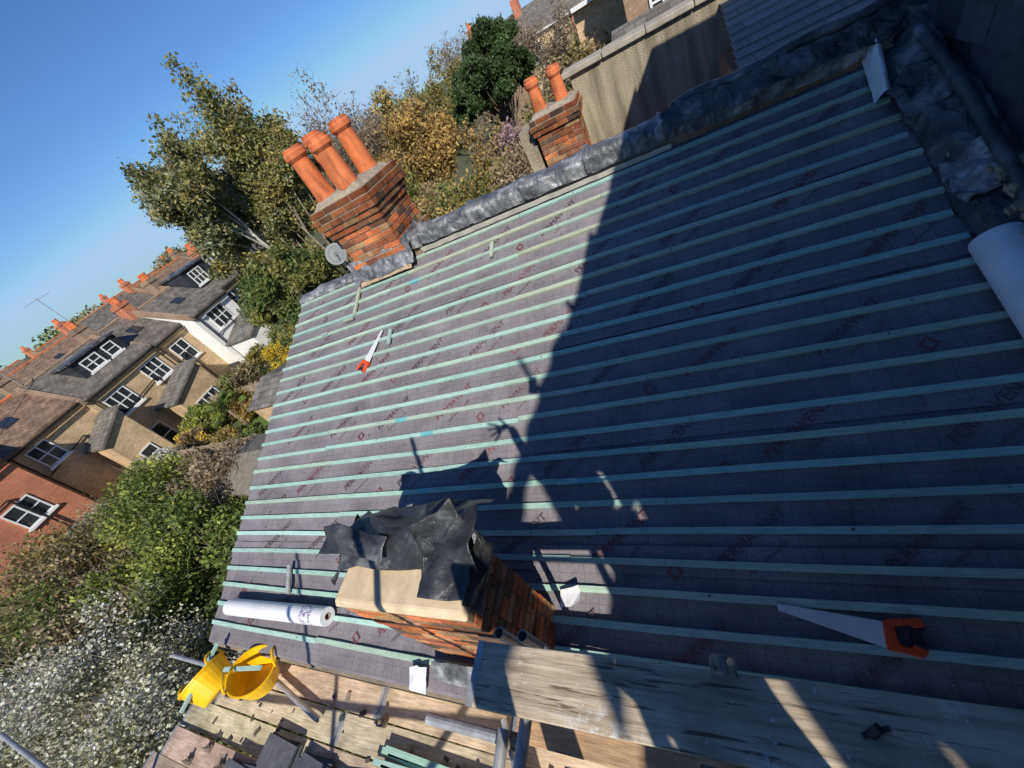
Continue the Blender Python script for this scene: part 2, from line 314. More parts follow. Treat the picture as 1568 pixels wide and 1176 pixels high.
def house(name,xf,y0,y1,ze,zr,depth,wall,roof,wins,out=None,dormer=None,chim=True):
    e=empty(name); W=MB(); xb=xf-depth; xr=xf-depth/2
    W.box((xb,y0,G),(xf,y1,ze)); 
    for yy in (y0,y1): W.poly([(xb,yy,ze),(xf,yy,ze),(xr,yy,zr-.05)] if yy==y1 else [(xf,yy,ze),(xb,yy,ze),(xr,yy,zr-.05)])
    W.build("walls",wall,e)
    Rf=MB(); o=.25; sl=(zr-ze)/(depth/2)
    Rf.hexa([(xf+o,y0,ze-o*sl),(xf+o,y1,ze-o*sl),(xr,y1,zr),(xr,y0,zr),(xf+o,y0,ze-o*sl+.12),(xf+o,y1,ze-o*sl+.12),(xr,y1,zr+.12),(xr,y0,zr+.12)])
    Rf.hexa([(xb-o,y0,ze-o*sl),(xb-o,y1,ze-o*sl),(xr,y1,zr),(xr,y0,zr),(xb-o,y0,ze-o*sl+.12),(xb-o,y1,ze-o*sl+.12),(xr,y1,zr+.121),(xr,y0,zr+.121)])
    Rf.build("roof",roof,e)
    K=MB(); K.tube((xr,y0,zr+.13),(xr,y1,zr+.13),.1,n=8); K.build("ridge_tiles",M_terra if roof==S_brn else B_brn,e)
    PW=MB(); PW.hexa([(xf+.2,y0-.12,ze-.25),(xf+.2,y0+.12,ze-.25),(xr,y0+.12,zr-.1),(xr,y0-.12,zr-.1),(xf+.2,y0-.12,ze+.12),(xf+.2,y0+.12,ze+.12),(xr,y0+.12,zr+.32),(xr,y0-.12,zr+.32)]); PW.build("party_wall",B_brn,e)
    F=MB();Gl=MB();S=MB();T=MB()
    T.box((xf+.26,y0+.13,ze-.26),(xf+.38,y1-.13,ze-.14)); T.tube((xf+.12,y0+.3,G),(xf+.12,y0+.3,ze-.25),.045)
    T.tube((xf+.12,y1-1.4,G),(xf+.12,y1-1.4,ze-1.6),.05); T.tube((xf+.1,y1-1.4,ze-1.6),(xf+.1,y0+.4,ze-2.0),.035)
    for (y,z,ww,hh,n) in wins: win(F,Gl,S,xf,y,z,ww,hh,'x',n)
    if out:
        oy0,oy1,oz,dx,ow=out
        O=MB(); O.box((xf+.01,oy0,G),(xf+dx,oy1,oz)); O.build("outrigger_walls",wall,e)
        Q=MB()
        Q.hexa([(xf-.5,oy0-.2,oz),(xf+dx+.2,oy0-.2,oz),(xf+dx+.2,oy1+.2,oz+1.1),(xf-.5,oy1+.2,oz+1.1),(xf-.5,oy0-.2,oz+.13),(xf+dx+.2,oy0-.2,oz+.13),(xf+dx+.2,oy1+.2,oz+1.23),(xf-.5,oy1+.2,oz+1.23)]); Q.build("outrigger_roof",S_x,e)
        O=MB(); O.poly([(xf+dx,oy0,oz),(xf+dx,oy1,oz),(xf+dx,oy1,oz+1.05)]); O.poly([(xf+dx,oy1,oz),(xf,oy1,oz),(xf,oy1,oz+1.05),(xf+dx,oy1,oz+1.05)]); O.build("outrigger_gable",wall,e)
        for (y,z,ww,hh,n) in ow: win(F,Gl,S,xf+dx,y,z,ww,hh,'x',n)
    if dormer:
        d0,d1,dz0,dz1,dw=dormer; xd=xf-1.0
        Q=MB(); Q.box((xr,d0,dz0),(xd,d1,dz1)); Q.build("dormer",S_wall,e)
        Q=MB(); Q.box((xr-.1,d0-.12,dz1+.003),(xd+.18,d1+.12,dz1+.14)); Q.build("dormer_roof",M_dlead,e)
        for (y,z,ww,hh,n) in dw: win(F,Gl,S,xd,y,z,ww,hh,'x',n)
    else:
        sx=(xf+xr)/2; sz=(ze+zr)/2; Q=MB(); ys=(y0+y1)/2
        Q.hexa([(sx+.4,ys-.35,sz-.4*sl+.125),(sx+.4,ys+.35,sz-.4*sl+.125),(sx-.4,ys+.35,sz+.4*sl+.125),(sx-.4,ys-.35,sz+.4*sl+.125),(sx+.4,ys-.35,sz-.4*sl+.2),(sx+.4,ys+.35,sz-.4*sl+.2),(sx-.4,ys+.35,sz+.4*sl+.2),(sx-.4,ys-.35,sz+.4*sl+.2)]); Q.build("rooflight",M_glass,e)
    F.build("window_frames",M_white,e);Gl.build("window_glass",M_glass,e);S.build("sills",B_wht,e);T.build("gutter",M_black,e)
    if chim:
        C=MB(); yc=y0; C.box((xr-.9,yc-.35,ze),(xr+.1,yc+.35,zr+1.1)); C.box((xr-.96,yc-.41,zr+.8),(xr+.16,yc+.41,zr+.98)); C.build("chimney_stack",B_red if wall!=B_yel else B_brn,e)
        P=MB()
        for i in range(4): pots(P,xr-.75+.26*i,yc,zr+1.1,.5,.11)
        P.build("chimney_pots",M_terra,e)
    return e
house("brick_house",-31,-6,5.1,-2.8,-1.1,8,B_red,S_brn,[(3.6,-5.35,1.5,1.25,2),(-.5,-5.3,1.5,1.25,2),(3.3,-8,1.6,1.5,2)])
house("brick_house",-33.2,5.3,9.6,-3.2,-1.5,8,B_yel,S_brn,[(6.6,-4.3,1.3,1.3,2),(8.6,-7.8,1,1.6,1)],out=(7.6,9.5,-5.6,2.5,[(8.5,-7.6,1,1.2,1)]))
house("brick_house",-33,9.6,14.6,-3.4,-1.5,8,B_yel,S_y,[(10.9,-4.8,1.7,1.35,3),(13.6,-4.7,1.6,1.35,3),(10.6,-7.9,1.0,1.8,1)],out=(11.6,14.4,-6.5,2.6,[(13,-8,1.9,1.5,3)]),dormer=(11.2,14.3,-2.9,-1.7,[(12.2,-2.3,1.3,.8,2),(13.5,-2.3,.9,.8,1)]))
house("brick_house",-33.1,14.6,17.2,-3.5,-1.5,8,B_yel,S_y,[(15.9,-5.0,1.4,1.5,2)])
house("white_rendered_house",-31.5,17.2,20.6,-3.5,-1.7,9,B_wht,S_y,[(18.9,-4.6,1.8,1.35,3),(18.4,-7.6,1.2,1.5,2)],out=(17.5,20.4,-6.4,3,[(19,-8,1.6,1.4,2)]))
house("brick_house",-33,20.6,25.5,-3.4,-1.5,8,B_yel,S_y,[(22,-4.7,1.5,1.4,2)],dormer=(20.8,24.6,-3.0,-1.2,[(21.8,-2.0,1.4,1.1,3),(23.7,-2.0,1.2,1.1,2)]))
house("brick_house",-33,25.5,31,-3.4,-1.5,8,B_brn,S_y,[(27,-4.7,1.5,1.4,2),(29.4,-4.7,1.5,1.4,2)])
for i in range(9):
    y=-22+i*7.5; house("brick_house",-54-random.uniform(0,2),y,y+7.4,-3.0,-.9+random.uniform(-.2,.3),9,[B_red,B_brn,B_yel][i%3],S_brn if i%2 else S_y,[(y+2.4,-4.4,1.5,1.4,2),(y+5.6,-4.4,1.5,1.4,2)])
for i in range(8):
    y=-40+i*14; house("brick_house",-88-random.uniform(0,5),y,y+13.5,-2.8,-.5+random.uniform(-.4,.5),11,[B_brn,B_red][i%2],S_brn,[(y+4,-4,1.5,1.4,2),(y+9,-4,1.5,1.4,2)])
for (x,y,z) in ((-36.5,9.8,-.2),(-37,14.6,-.2),(-34,5.5,-.2),(-58,6,.3),(-58,16,.3)):
    mb=MB(); mb.tube((x,y,z-1.4),(x,y,z+2.2),.025,n=5); mb.tube((x,y-.8,z+2.1),(x,y+.8,z+2.1),.015,n=4)
    for k in range(8): mb.tube((x-.25,y-.7+.2*k,z+2.1),(x+.25,y-.7+.2*k,z+2.1),.01,n=4)
    mb.build("tv_aerial",M_steel)
def houseY(name,x0,x1,yf,ze,zr,depth,wall,wins,chim=True):
    e=empty(name); W=MB(); W.box((x0,yf,G),(x1,yf+depth,ze)); ym=yf+depth/2
    W.poly([(x0,yf+depth,ze),(x0,yf,ze),(x0,ym,zr)]); W.poly([(x1,yf,ze),(x1,yf+depth,ze),(x1,ym,zr)]); W.build("walls",wall,e)
    Rf=MB(); Rf.hexa([(x0-.1,yf-.25,ze-.1),(x1+.1,yf-.25,ze-.1),(x1+.1,ym,zr),(x0-.1,ym,zr),(x0-.1,yf-.25,ze+.04),(x1+.1,yf-.25,ze+.04),(x1+.1,ym,zr+.14),(x0-.1,ym,zr+.14)])
    Rf.hexa([(x0-.1,yf+depth+.2,ze-.1),(x1+.1,yf+depth+.2,ze-.1),(x1+.1,ym,zr),(x0-.1,ym,zr),(x0-.1,yf+depth+.2,ze+.04),(x1+.1,yf+depth+.2,ze+.04),(x1+.1,ym,zr+.141),(x0-.1,ym,zr+.141)]); Rf.build("roof",S_x,e)
    F=MB();Gl=MB();S=MB()
    for (x,z,ww,hh,n) in wins: win(F,Gl,S,x,yf,z,ww,hh,'y',n)
    F.build("window_frames",M_white,e);Gl.build("window_glass",M_glass,e);S.build("sills",M_white,e)
    T=MB(); T.box((x0,yf-.37,ze-.12),(x1,yf-.26,ze)); T.build("gutter",M_white,e)
    if chim:
        C=MB(); C.box((x0-.3,ym-.9,ze),(x0+.4,ym+.3,zr+1.1)); C.build("chimney_stack",B_red,e); P=MB()
        for i in range(3): pots(P,x0+.05,ym-.7+.32*i,zr+1.1,.5,.11)
        P.build("chimney_pots",M_terra,e)
for i in range(5):
    x=-16+i*5.2; houseY("terraced_house",x,x+5.1,50,-1.2,.9,8,[B_brn,B_yel,B_red][i%3],[(x+1.3,-2.6,1.3,1.5,2),(x+3.8,-2.6,1.3,1.5,2)])
houseY("yellow_brick_house",-2.0,-.4,18.5,-.4,1.2,7,B_yel,[(-1.0,-2.6,.9,1.3,1)],True)
houseY("grey_brick_house",-.35,9,16.5,.9,2.8,8,B_brn,[(.7,-1.3,.9,1.3,2),(3.0,-1.1,1.0,1.4,2),(5.6,-1.1,1.0,1.4,2)],False)
e=empty("lean_to_extension"); mb=MB(); mb.box((-.6,11,G),(4,15.5,-1.9)); mb.build("walls",B_yel,e); mb=MB(); mb.hexa([(-.8,10.8,-1.95),(4,10.8,-1.95),(4,15.7,-1.4),(-.8,15.7,-1.4),(-.8,10.8,-1.87),(4,10.8,-1.87),(4,15.7,-1.32),(-.8,15.7,-1.32)]); mb.build("roof",S_x,e)
mb=MB(); mb.box((-.82,10.68,-2.05),(4,10.79,-1.9)); mb.build("gutter",M_white,e)
e=empty("rendered_wall"); mb=MB(); mb.box((-1.1,7.5,G),(5,7.8,-.86)); mb.build("wall",M_render,e,bevel=.01)
mb=MB(); x=-1.2
while x<5: mb.box((x,7.43+random.uniform(-.008,.008),-.857),(min(x+.62,5)-.008,7.87,-.78+random.uniform(-.006,.006))); x+=.62
mb.build("coping",simple("coping_stone",(.38,.34,.28),.25,6,.9),e,bevel=.015)
# ------------------------------------------------------------------ brick stacks made brick by brick
BR=[(.48,.15,.06),(.40,.12,.05),(.57,.20,.075),(.27,.11,.06),(.42,.24,.12),(.14,.085,.055),(.55,.165,.06)]
BY=[(.42,.23,.12),(.34,.17,.09),(.42,.14,.07),(.22,.13,.08),(.15,.10,.07)]
def stack(e,x0,x1,y0,y1,z0,z1,corb,pal,step=.075,soot=0):
    mb=MB(); nC=int(round((z1-z0)/step)); core=MB()
    for k in range(nC):
        z=z0+k*step; o=corb(nC-1-k); X0,X1,Y0,Y1=x0-o,x1+o,y0-o,y1+o
        dk=1-soot*max(0,1-(nC-1-k)/7)
        core.box((X0+.012,Y0+.012,z-.002),(X1-.012,Y1-.012,z+step-.002))
        for (a0,a1,fx,fix,sgn) in ((X0,X1,True,Y0,1),(X0,X1,True,Y1,-1),(Y0+.104,Y1-.104,False,X0,1),(Y0+.104,Y1-.104,False,X1,-1)):
            a=a0; first=True
            while a<a1-.02:
                l=.215 if not(first and k%2) else .1025
                first=False; b=min(a+l,a1)
                if a1-b<.04: b=a1
                c=tuple(v*dk for v in jit(random.choice(pal),.25)); j=random.uniform(-.004,.006); z_0=z+.004; z_1=z+step-.007
                t0=fix+j if sgn>0 else fix-.1; t1=fix+.1 if sgn>0 else fix-j
                if fx: mb.box((a,t0,z_0),(b,t1,z_1),c)
                else: mb.box((t0,a,z_0),(t1,b,z_1),c)
                a=b+.01
    mb.build("bricks",M_attr,e,bevel=.005); core.build("mortar",M_mortar,e)
random.seed(3)
e=empty("brick_chimney")
stack(e,-3.92,-3.12,4.24,5.02,-2.0,-.45,lambda k:[.06,.085,.085,.055,.03][k] if k<5 else (.04 if k in(10,) else 0),BR,soot=.6)
mb=MB(); mb.hexa([(-3.95,4.2,-.45),(-3.09,4.2,-.45),(-3.09,5.06,-.45),(-3.95,5.06,-.45),(-3.86,4.3,-.36),(-3.19,4.3,-.36),(-3.19,4.96,-.36),(-3.86,4.96,-.36)]); mb.build("flaunching",M_mortar,e,bevel=.02)
mb=MB()
for (x,y,hh) in ((-3.76,4.42,.62),(-3.36,4.40,.57),(-3.75,4.84,.65),(-3.30,4.84,.62)): pots(mb,x,y,-.4,hh,.125)
mb.build("chimney_pots",M_terra,e)
mb=MB(); mb.facets(lambda u,v:(-4.05+u*1.05,4.26-v*.14,-1.14-v*.26),9,3,.02,5); mb.build("lead_flashing",M_lead,e,crease=.03)
mb=MB(); mb.facets(lambda u,v:(-3.10+.04*v,4.26+u*.5,-1.10-v*.2),5,2,.02,6); mb.build("lead_flashing_side",M_lead,e,crease=.03)
mb=MB(); mb.facets(lambda u,v:(-3.98+u*.9,4.16-v*.05,-1.40-v*.05),7,1,.012,7); mb.build("mortar_fillet",simple("fillet",(.42,.30,.20),.3,20),e,crease=.02,solid=.02)
e=empty("brick_chimney")
stack(e,-1.72,-1.05,6.85,7.35,-3.0,-1.08,lambda k:[.04,.06,.04,.0][k] if k<4 else 0,BR,soot=.5)
mb=MB(); mb.hexa([(-1.74,6.83,-1.08),(-1.03,6.83,-1.08),(-1.03,7.37,-1.08),(-1.74,7.37,-1.08),(-1.66,6.92,-1.0),(-1.1,6.92,-1.0),(-1.1,7.3,-1.0),(-1.66,7.3,-1.0)]); mb.build("flaunching",M_mortar,e)
mb=MB(); pots(mb,-1.58,7.1,-1.03,.45,.10); pots(mb,-1.23,7.1,-1.03,.45,.10); mb.build("chimney_pots",M_terra,e)
mb=MB(); mb.box((-2.0,6.95,G),(-1.79,7.6,-1.15)); mb.box((-1.72,6.86,G),(-1.1,7.34,-3.01)); mb.build("rendered_breast",M_render,e)
# ------------------------------------------------------------------ the roof
tn=math.tan(math.radians(21.2)); sn=math.sin(math.radians(21.2)); cs=math.cos(math.radians(21.2))
def RP(x,y,hh=0): return Vector((x,y-hh*sn,-3.1+tn*y+hh*cs))
SX=Vector((1,0,0)); SY=Vector((0,cs,sn)); SN=Vector((0,-sn,cs))
roof=empty("battened_roof")
mb=MB()
def memf(u,v):
    x=-5.42+u*7.0; y=.14+v*4.24
    b=((y-1.365)/.172)%1.0; raf=abs(math.sin(math.pi*x/.45)); sag=-.008*math.sin(math.pi*b)*raf
    hh=sag+.009*noise.noise(Vector((x*2.5,y*4,0)))*math.sin(math.pi*b)+.004*noise.noise(Vector((x*9,y*12,4)))
    if v==0: hh-=.02
    return RP(x+.01*noise.noise(Vector((x,y*6,8)))*(u==0),y,hh)
mb.grid(memf,220,280); mb.build("membrane",M_mem,roof,smooth=True)
mb=MB()
for yl in (.95,1.76,2.62,3.47):
    mb.grid(lambda u,v,yl=yl:RP(-5.42+7*u,yl+.006*noise.noise(Vector((u*30,yl,0)))+v*.16,.010-.004*v+.004*noise.noise(Vector((u*40,v,yl)))),120,3)
mb.build("membrane_laps",M_mem,roof,smooth=True)
TEAL=(.32,.48,.42);TEAL2=(.36,.52,.46);GRE=(.36,.48,.39);TAN=(.40,.46,.34);BLU=(.17,.42,.46)
random.seed(11); mb=MB(); nails=MB(); ysb=[1.365+.172*m for m in range(-6,18)]
for y in ysb:
    cuts=[-5.4-random.uniform(0,.02)]+sorted([random.uniform(-4.4,-3),random.uniform(-1.8,-.4)])+[1.52-random.uniform(0,.04)]
    for a,b in zip(cuts,cuts[1:]):
        c=jit(random.choice([TEAL,TEAL2,TEAL,GRE] if y<3.0 else [TEAL,GRE,TAN,GRE]),.10)
        dy=random.uniform(-.004,.004); segs=max(2,int((b-a)/.15))
        ph1,ph2=random.uniform(0,9),random.uniform(0,9)
        for i in range(segs):
            xa=a+(b-a)*i/segs; xb=a+(b-a)*(i+1)/segs
            c2=jit(c,.05)
            if random.random()<.006: c2=jit(BLU,.1)
            w1=.005*math.sin(xa*1.1+ph1)+.002*math.sin(xa*3+ph2); w2=.005*math.sin(xb*1.1+ph1)+.002*math.sin(xb*3+ph2)
            P=[]
            for hh in (.001,.026):
                g_=.004 if i==segs-1 else 0
                P+= [RP(xa,y-.02+dy+w1,hh),RP(xb-g_,y-.02+dy+w2,hh),RP(xb-g_,y+.018+dy+w2,hh),RP(xa,y+.018+dy+w1,hh)]
            mb.hexa(P,c2)
    x=-5.2+random.uniform(0,.1)
    while x<1.5:
        q=RP(x+random.uniform(-.02,.02),y+random.uniform(-.008,.008),.0265); nails.obox(q,SX*.004,SY*.004,SN*.002); x+=.4
mb.build("battens",M_batten,roof); nails.build("nail_heads",M_steel,roof)
mb=MB(); random.seed(5)
for i in range(90):
    y=random.choice(ysb); x=random.uniform(-5.3,1.4); q=RP(x,y+random.uniform(-.01,.01),.026); r=random.uniform(.004,.011)
    mb.lathe(q,[(r,-.002),(r*.8,.002),(.0005,.003)],7,SN)
for i in range(90):
    y=random.uniform(.3,4.2); x=random.uniform(-5.3,1.4); q=RP(x,y,.012); r=random.uniform(.004,.016)
    mb.lathe(q,[(r,-.004),(r*.8,.004),(.0005,.006)],5,SN)
mb.build("knots_and_crumbs",simple("mud",(.20,.17,.13),.4,20),roof)
def textmesh(body,size):
    cu=D.curves.new("t",'FONT'); cu.body=body; cu.size=size; ob=D.objects.new("t",cu); COL.objects.link(ob)
    dg=bpy.context.evaluated_depsgraph_get(); me=D.meshes.new_from_object(ob.evaluated_get(dg))
    v=[tuple(a.co) for a in me.vertices]; f=[tuple(a.vertices) for a in me.polygons]; D.objects.remove(ob); return v,f
def put_text(mb,vf,x,y,ang):
    v,f=vf; i=len(mb.v); ca,sa=math.cos(ang),math.sin(ang)
    for a in v: 
        X=x+a[0]*ca-a[1]*sa; Y=y+(a[0]*sa+a[1]*ca)*cs; mb.v.append(tuple(RP(X,Y,.0135)))
    for a in f: mb.face(tuple(i+k for k in a))
tA=textmesh("PERMAVENT",.088); tB=textmesh("roof membrane 145",.035)
m1=MB();m2=MB();m3=MB()
for j in range(7):
    for i in range(9):
        x=-5.2+i*.78+(j%2)*.39+random.uniform(-.03,.03); y=.42+j*.58
        if y>4.0 or x>1.1: continue
        put_text(m1 if (i+j)%3==0 else m2,tA,x,y,math.radians(38)); put_text(m2,tB,x+.14,y-.03,math.radians(38))
        if (i+j)%2: continue
        q=RP(x+.5,y-.03,.0135)
        pts=[(.05,0),(0,.05),(-.05,0),(0,-.05)]; inn=[(.034,0),(0,.034),(-.034,0),(0,-.034)]
        for k in range(4): m3.poly([q+SX*pts[k][0]+SY*pts[k][1],q+SX*pts[(k+1)%4][0]+SY*pts[(k+1)%4][1],q+SX*inn[(k+1)%4][0]+SY*inn[(k+1)%4][1],q+SX*inn[k][0]+SY*inn[k][1]])
m1.build("print_red",M_print,roof);m2.build("print_dark",M_printk,roof);m3.build("print_logo",M_print,roof)
mb=MB(); x0,x1=-5.36,1.74
mb.poly([(x0,.18,G),(x1,.18,G),(x1,.18,-3.1),(x0,.18,-3.1)])
mb.poly([(x0,4.36,G),(x0,.18,G),(x0,.18,-3.08),(x0,4.36,-1.47)])
mb.build("outrigger_walls",B_yel,roof)
mb=MB(); mb.box((-5.4,.13,-3.16),(1.7,.175,-3.09)); mb.build("fascia_board",M_fence,roof)
par=empty("party_wall_parapet"); mb=MB(); mb.box((-3.11,4.39,G),(1.74,4.6,-1.24)); mb.box((-5.4,4.39,G),(-3.98,4.6,-1.44)); mb.build("brickwork",B_brn,par)
mb=MB()
def cap(x0,x1,ztop,amp,drop=.15):
    def fn(u,v):
        x=x0+(x1-x0)*u; prof=[(4.34,-drop),(4.33,-drop*.5),(4.335,.0),(4.40,.03),(4.5,.035),(4.6,.02),(4.64,-.05),(4.65,-.14)]
        k=v*7; i=min(6,int(k)); t=k-i; y=prof[i][0]*(1-t)+prof[i+1][0]*t; z=prof[i][1]*(1-t)+prof[i+1][1]*t
        n1=noise.noise(Vector((x*2.2,v*1.5,x0))); n2=noise.noise(Vector((x*9,v*4,3)))*1.4; n3=noise.noise(Vector((x*28,v*8,6))); n4=1-2.5*abs(noise.noise(Vector((x*5+v*3,v*4,12))))
        sl=x/.72; roll=.024 if abs(sl-round(sl))<.03 else 0
        return (x,y-amp*.8*n1*(1-v)-.014*n2-.010*n3-.012*n4-roll*(v<.4),ztop+z+amp*.7*n1+.012*n2+.008*n3+.012*n4+roll)
    return fn
mb.grid(cap(-3.05,.25,-1.18,.03),420,18); mb.grid(cap(-5.45,-4.0,-1.38,.03),150,18)
mb.grid(cap(.2,1.7,-1.17,.03,.19),160,18); mb.build("lead_capping",M_lead,par,smooth=True)
mb=MB(); mb.facets(lambda u,v:(.0+1.8*u,4.38-.13*v+.02*math.sin(u*9),-1.09-.15*v+.02*math.sin(u*14)),18,3,.018,14); mb.build("folded_lead",M_dlead,par,crease=.035,solid=.004)
mb=MB(); pp=None
for i in range(60):
    t=i/59; q=Vector((.1+1.65*t,4.45+.02*math.sin(t*9),-1.11+.015*math.sin(t*13)+.05*t)); r1=.045+.012*noise.noise(Vector((t*9,1,1))); r2=.045+.012*noise.noise(Vector(((i+1)/59*9,1,1)))
    if pp is not None: mb.tube(pp,q,r1,r2,12,cap=(i in(1,59)))
    pp=q
mb.build("lead_roll",M_dlead,par,smooth=True)
mb=MB(); mb.grid(lambda u,v:RP(-2.95+3.0*u,4.335+.012*noise.noise(Vector((u*20,0,0))),.02+v*(.075-.02*u)),60,2); mb.build("white_upstand",simple("cream_fillet",(.6,.55,.47),.2,9),par)
nr=empty("neighbour_slate_roof"); mb=MB()
q=NM("neighbour_slates",.6); q.base(q.attr()); n=q.noise(30,4); q.bump(n,.5,.01)
random.seed(44)
for r_ in range(12):
    y=4.7+r_*.23; z=-1.40+.158*(y-4.7); x=.75+.075*(y-4.7)-(.15 if r_%2 else 0)
    while x<2.4: 
        xa=max(x,.75+.075*(y-4.7)); mb.hexa([(xa,y,z),(x+.295,y,z),(x+.295,y+.3,z+.035),(xa,y+.3,z+.035),(xa,y,z+.015),(x+.295,y,z+.015),(x+.295,y+.3,z+.042),(xa,y+.3,z+.042)],jit((.26,.245,.21),.18)); x+=.3
mb.build("slates",q.m,nr); mb=MB(); mb.box((.85,4.75,G),(2.4,7.35,-1.46)); mb.build("walls",B_brn,nr)
# ------------------------------------------------------------------ main house (slate hung flank) on the right
mh=empty("slate_hung_house"); mb=MB()
def ztop(y): return 2.14+(.63-y)*.126
YW=-2.15
mb.hexa([(1.8,YW,G),(9,YW,G),(9,4.65,G),(1.8,4.65,G),(1.8,YW,ztop(YW)),(9,YW,ztop(YW)),(9,4.65,ztop(4.65)),(1.8,4.65,ztop(4.65))]); mb.build("walls",B_brn,mh)
mb=MB(); random.seed(9)
z=-2.9; row=0
while z<2.3:
    y=YW-(.15 if row%2 else 0)
    while y<4.66:
        ya=max(y,YW); yb=min(y+.294,4.66)
        if z+.2<ztop(y) and yb>ya+.02 and z> -3.1+tn*y-.1:
            j=random.uniform(0,.004); c=jit((.055,.06,.07),.4)
            mb.hexa([(1.766-j,ya,z),(1.785,ya,z),(1.785,yb,z),(1.766-j,yb,z),(1.788-j,ya,z+.27),(1.797,ya,z+.27),(1.797,yb,z+.27),(1.788-j,yb,z+.27)],c)
        y+=.3
    z+=.2; row+=1
mb.build("hung_slates",attrmat("hung_slate_tiles",.3,12,.5,.3,.003,.5),mh)
up=empty("abutment_gutter"); mb=MB()
P=[RP(1.54,.1,-.02),RP(1.76,.1,-.02),RP(1.76,4.36,-.02),RP(1.54,4.36,-.02),RP(1.56,.1,.07),RP(1.76,.1,.12),RP(1.76,4.36,.18),RP(1.56,4.36,.11)]
mb.hexa(P); mb.build("brick_kerb",M_render,up)
mb=MB(); mb.facets(lambda u,v:RP(1.50+.27*v,1.2+3.2*u,.03+.20*math.sin(v*1.6)),24,4,.026,31); mb.build("folded_lead",M_dlead,up,crease=.04,solid=.004)
mb=MB(); mb.facets(lambda u,v:RP(1.49+.22*u-.05*v,3.62+.36*v,.10+.14*u),4,5,.03,32); mb.build("loose_flap",M_dlead,up,crease=.035,solid=.004)
mb=MB(); mb.facets(lambda u,v:RP(1.50+.16*u,2.9+.3*v,.08+.16*u),3,4,.03,33); mb.build("loose_flap",M_lead,up,crease=.035,solid=.004)
mb=MB(); pp=None
for i in range(24):
    t=i/23; q=RP(1.67+.015*math.sin(t*5),4.2-2.0*t,.26-.02*t+.012*math.sin(t*7))
    if pp is not None: mb.tube(pp,q,.038,.038,14,cap=(i in(1,23)))
    pp=q
mb.build("rolled_lead_edge",M_dlead,up,smooth=True)
mb=MB(); random.seed(4)
for i in range(70):
    q=RP(random.uniform(1.58,1.74),random.uniform(2.2,3.0),.20+random.uniform(0,.05)); s=random.uniform(.006,.03)
    mb.obox(q,Vector((s,.3*s,0)),Vector((-.2*s,s,.2*s)),Vector((0,.1*s,s*.6)),(1,1,1))
mb.build("mortar_rubble",simple("sandy_mortar",(.32,.25,.16),.3,14,.9),up,bevel=.006)
# ------------------------------------------------------------------ near chimney
random.seed(21)
nc=empty("brick_chimney")
stack(nc,-2.15,-1.24,.38,.74,-3.15,-1.80,lambda k:0,BY+BR)
mb=MB(); mb.hexa([(-2.17,.365,-1.80),(-1.225,.365,-1.80),(-1.225,.755,-1.80),(-2.17,.755,-1.80),(-2.14,.39,-1.745),(-1.25,.39,-1.745),(-1.25,.73,-1.735),(-2.14,.73,-1.735)])
mb.build("mortar_cap",simple("sand_mortar",(.66,.51,.33),.2,9,.9),nc,bevel=.015)
mb=MB()
def drape(u,v):
    x=-2.36+1.18*u; y=.56+.40*v
    zz=-1.71+.12*math.sin(min(1,v*1.7)*2.2)*(.5+.7*u)-.30*max(0,v-.65)-(.9*max(0,.16-u))
    return (x,y+(.05 if u<.1 else 0),zz)
mb.facets(drape,7,4,.038,41); mb.build("folded_black_sheet",M_sheet,nc,crease=.022,solid=.003)
mb=MB(); mb.facets(lambda u,v:(-2.26+.5*u,.60+.15*v-.04*u,-1.60+.05*v+.03*math.sin(u*5)),3,2,.028,42); mb.build("folded_lead_sheet",M_dlead,nc,crease=.02,solid=.003)
mb=MB(); mb.facets(lambda u,v:(-1.48+.27*u-.05*v,.60+.12*u+.10*v,-1.72+.27*v),2,3,.03,43); mb.build("sheet_flap",M_sheet,nc,crease=.02,solid=.003)
mb=MB(); mb.facets(lambda u,v:(-1.52+.31*u,.43+.02*u+.20*v,-1.71+.05*v-.02*u),3,2,.016,46); mb.build("sheet_flap",M_sheet,nc,crease=.016,solid=.003)
mb=MB(); mb.facets(lambda u,v:(-1.215+.02*v,.42+.34*u,-1.68-.20*v*(1-.4*u)),3,2,.016,44); mb.build("sheet_side_flap",M_sheet,nc,crease=.016,solid=.003)
mb=MB(); mb.facets(lambda u,v:(-2.34+.12*u,.50+.40*v,-1.72-.16*(1-u)),2,4,.03,48); mb.build("sheet_side_flap",M_sheet,nc,crease=.02,solid=.003)
mb=MB(); mb.facets(lambda u,v:RP(-2.2+1.05*u,.36-.14*v,.11-.09*v),9,2,.012,45); mb.build("lead_apron",M_lead,nc,crease=.02)
# ------------------------------------------------------------------ rolls, offcuts, saws
e=empty("membrane_roll"); c0=RP(-4.98,.50,.105); c1=RP(-3.42,.53,.105); ax=(c1-c0)
mb=MB(); mb.lathe(c0,[(.03,0),(.078,0),(.08,.004),(.08,ax.length-.004),(.078,ax.length),(.03,ax.length),(.03,.0)],28,ax); mb.build("roll",M_plastic,e)
mb=MB(); mb.lathe(c0,[(.0812,ax.length-.30),(.0815,ax.length-.14)],28,ax); 
q=NM("printed_label",.5); n=q.noise(22,3); q.base(q.ramp(n,[(0,(.66,.68,.70)),(.52,(.13,.22,.45)),(.57,(.45,.1,.1)),(.60,(.70,.71,.74))],True)); mb.build("label",q.m,e)
mb=MB(); mb.lathe(c0,[(.0305,-.002),(.0305,ax.length+.003),(.024,ax.length+.003),(.024,0)],16,ax); mb.build("core",M_fence,e)
e=empty("membrane_roll"); mb=MB(); c0=RP(1.53,2.62,.13); c1=RP(1.60,1.1,.13); ax=c1-c0
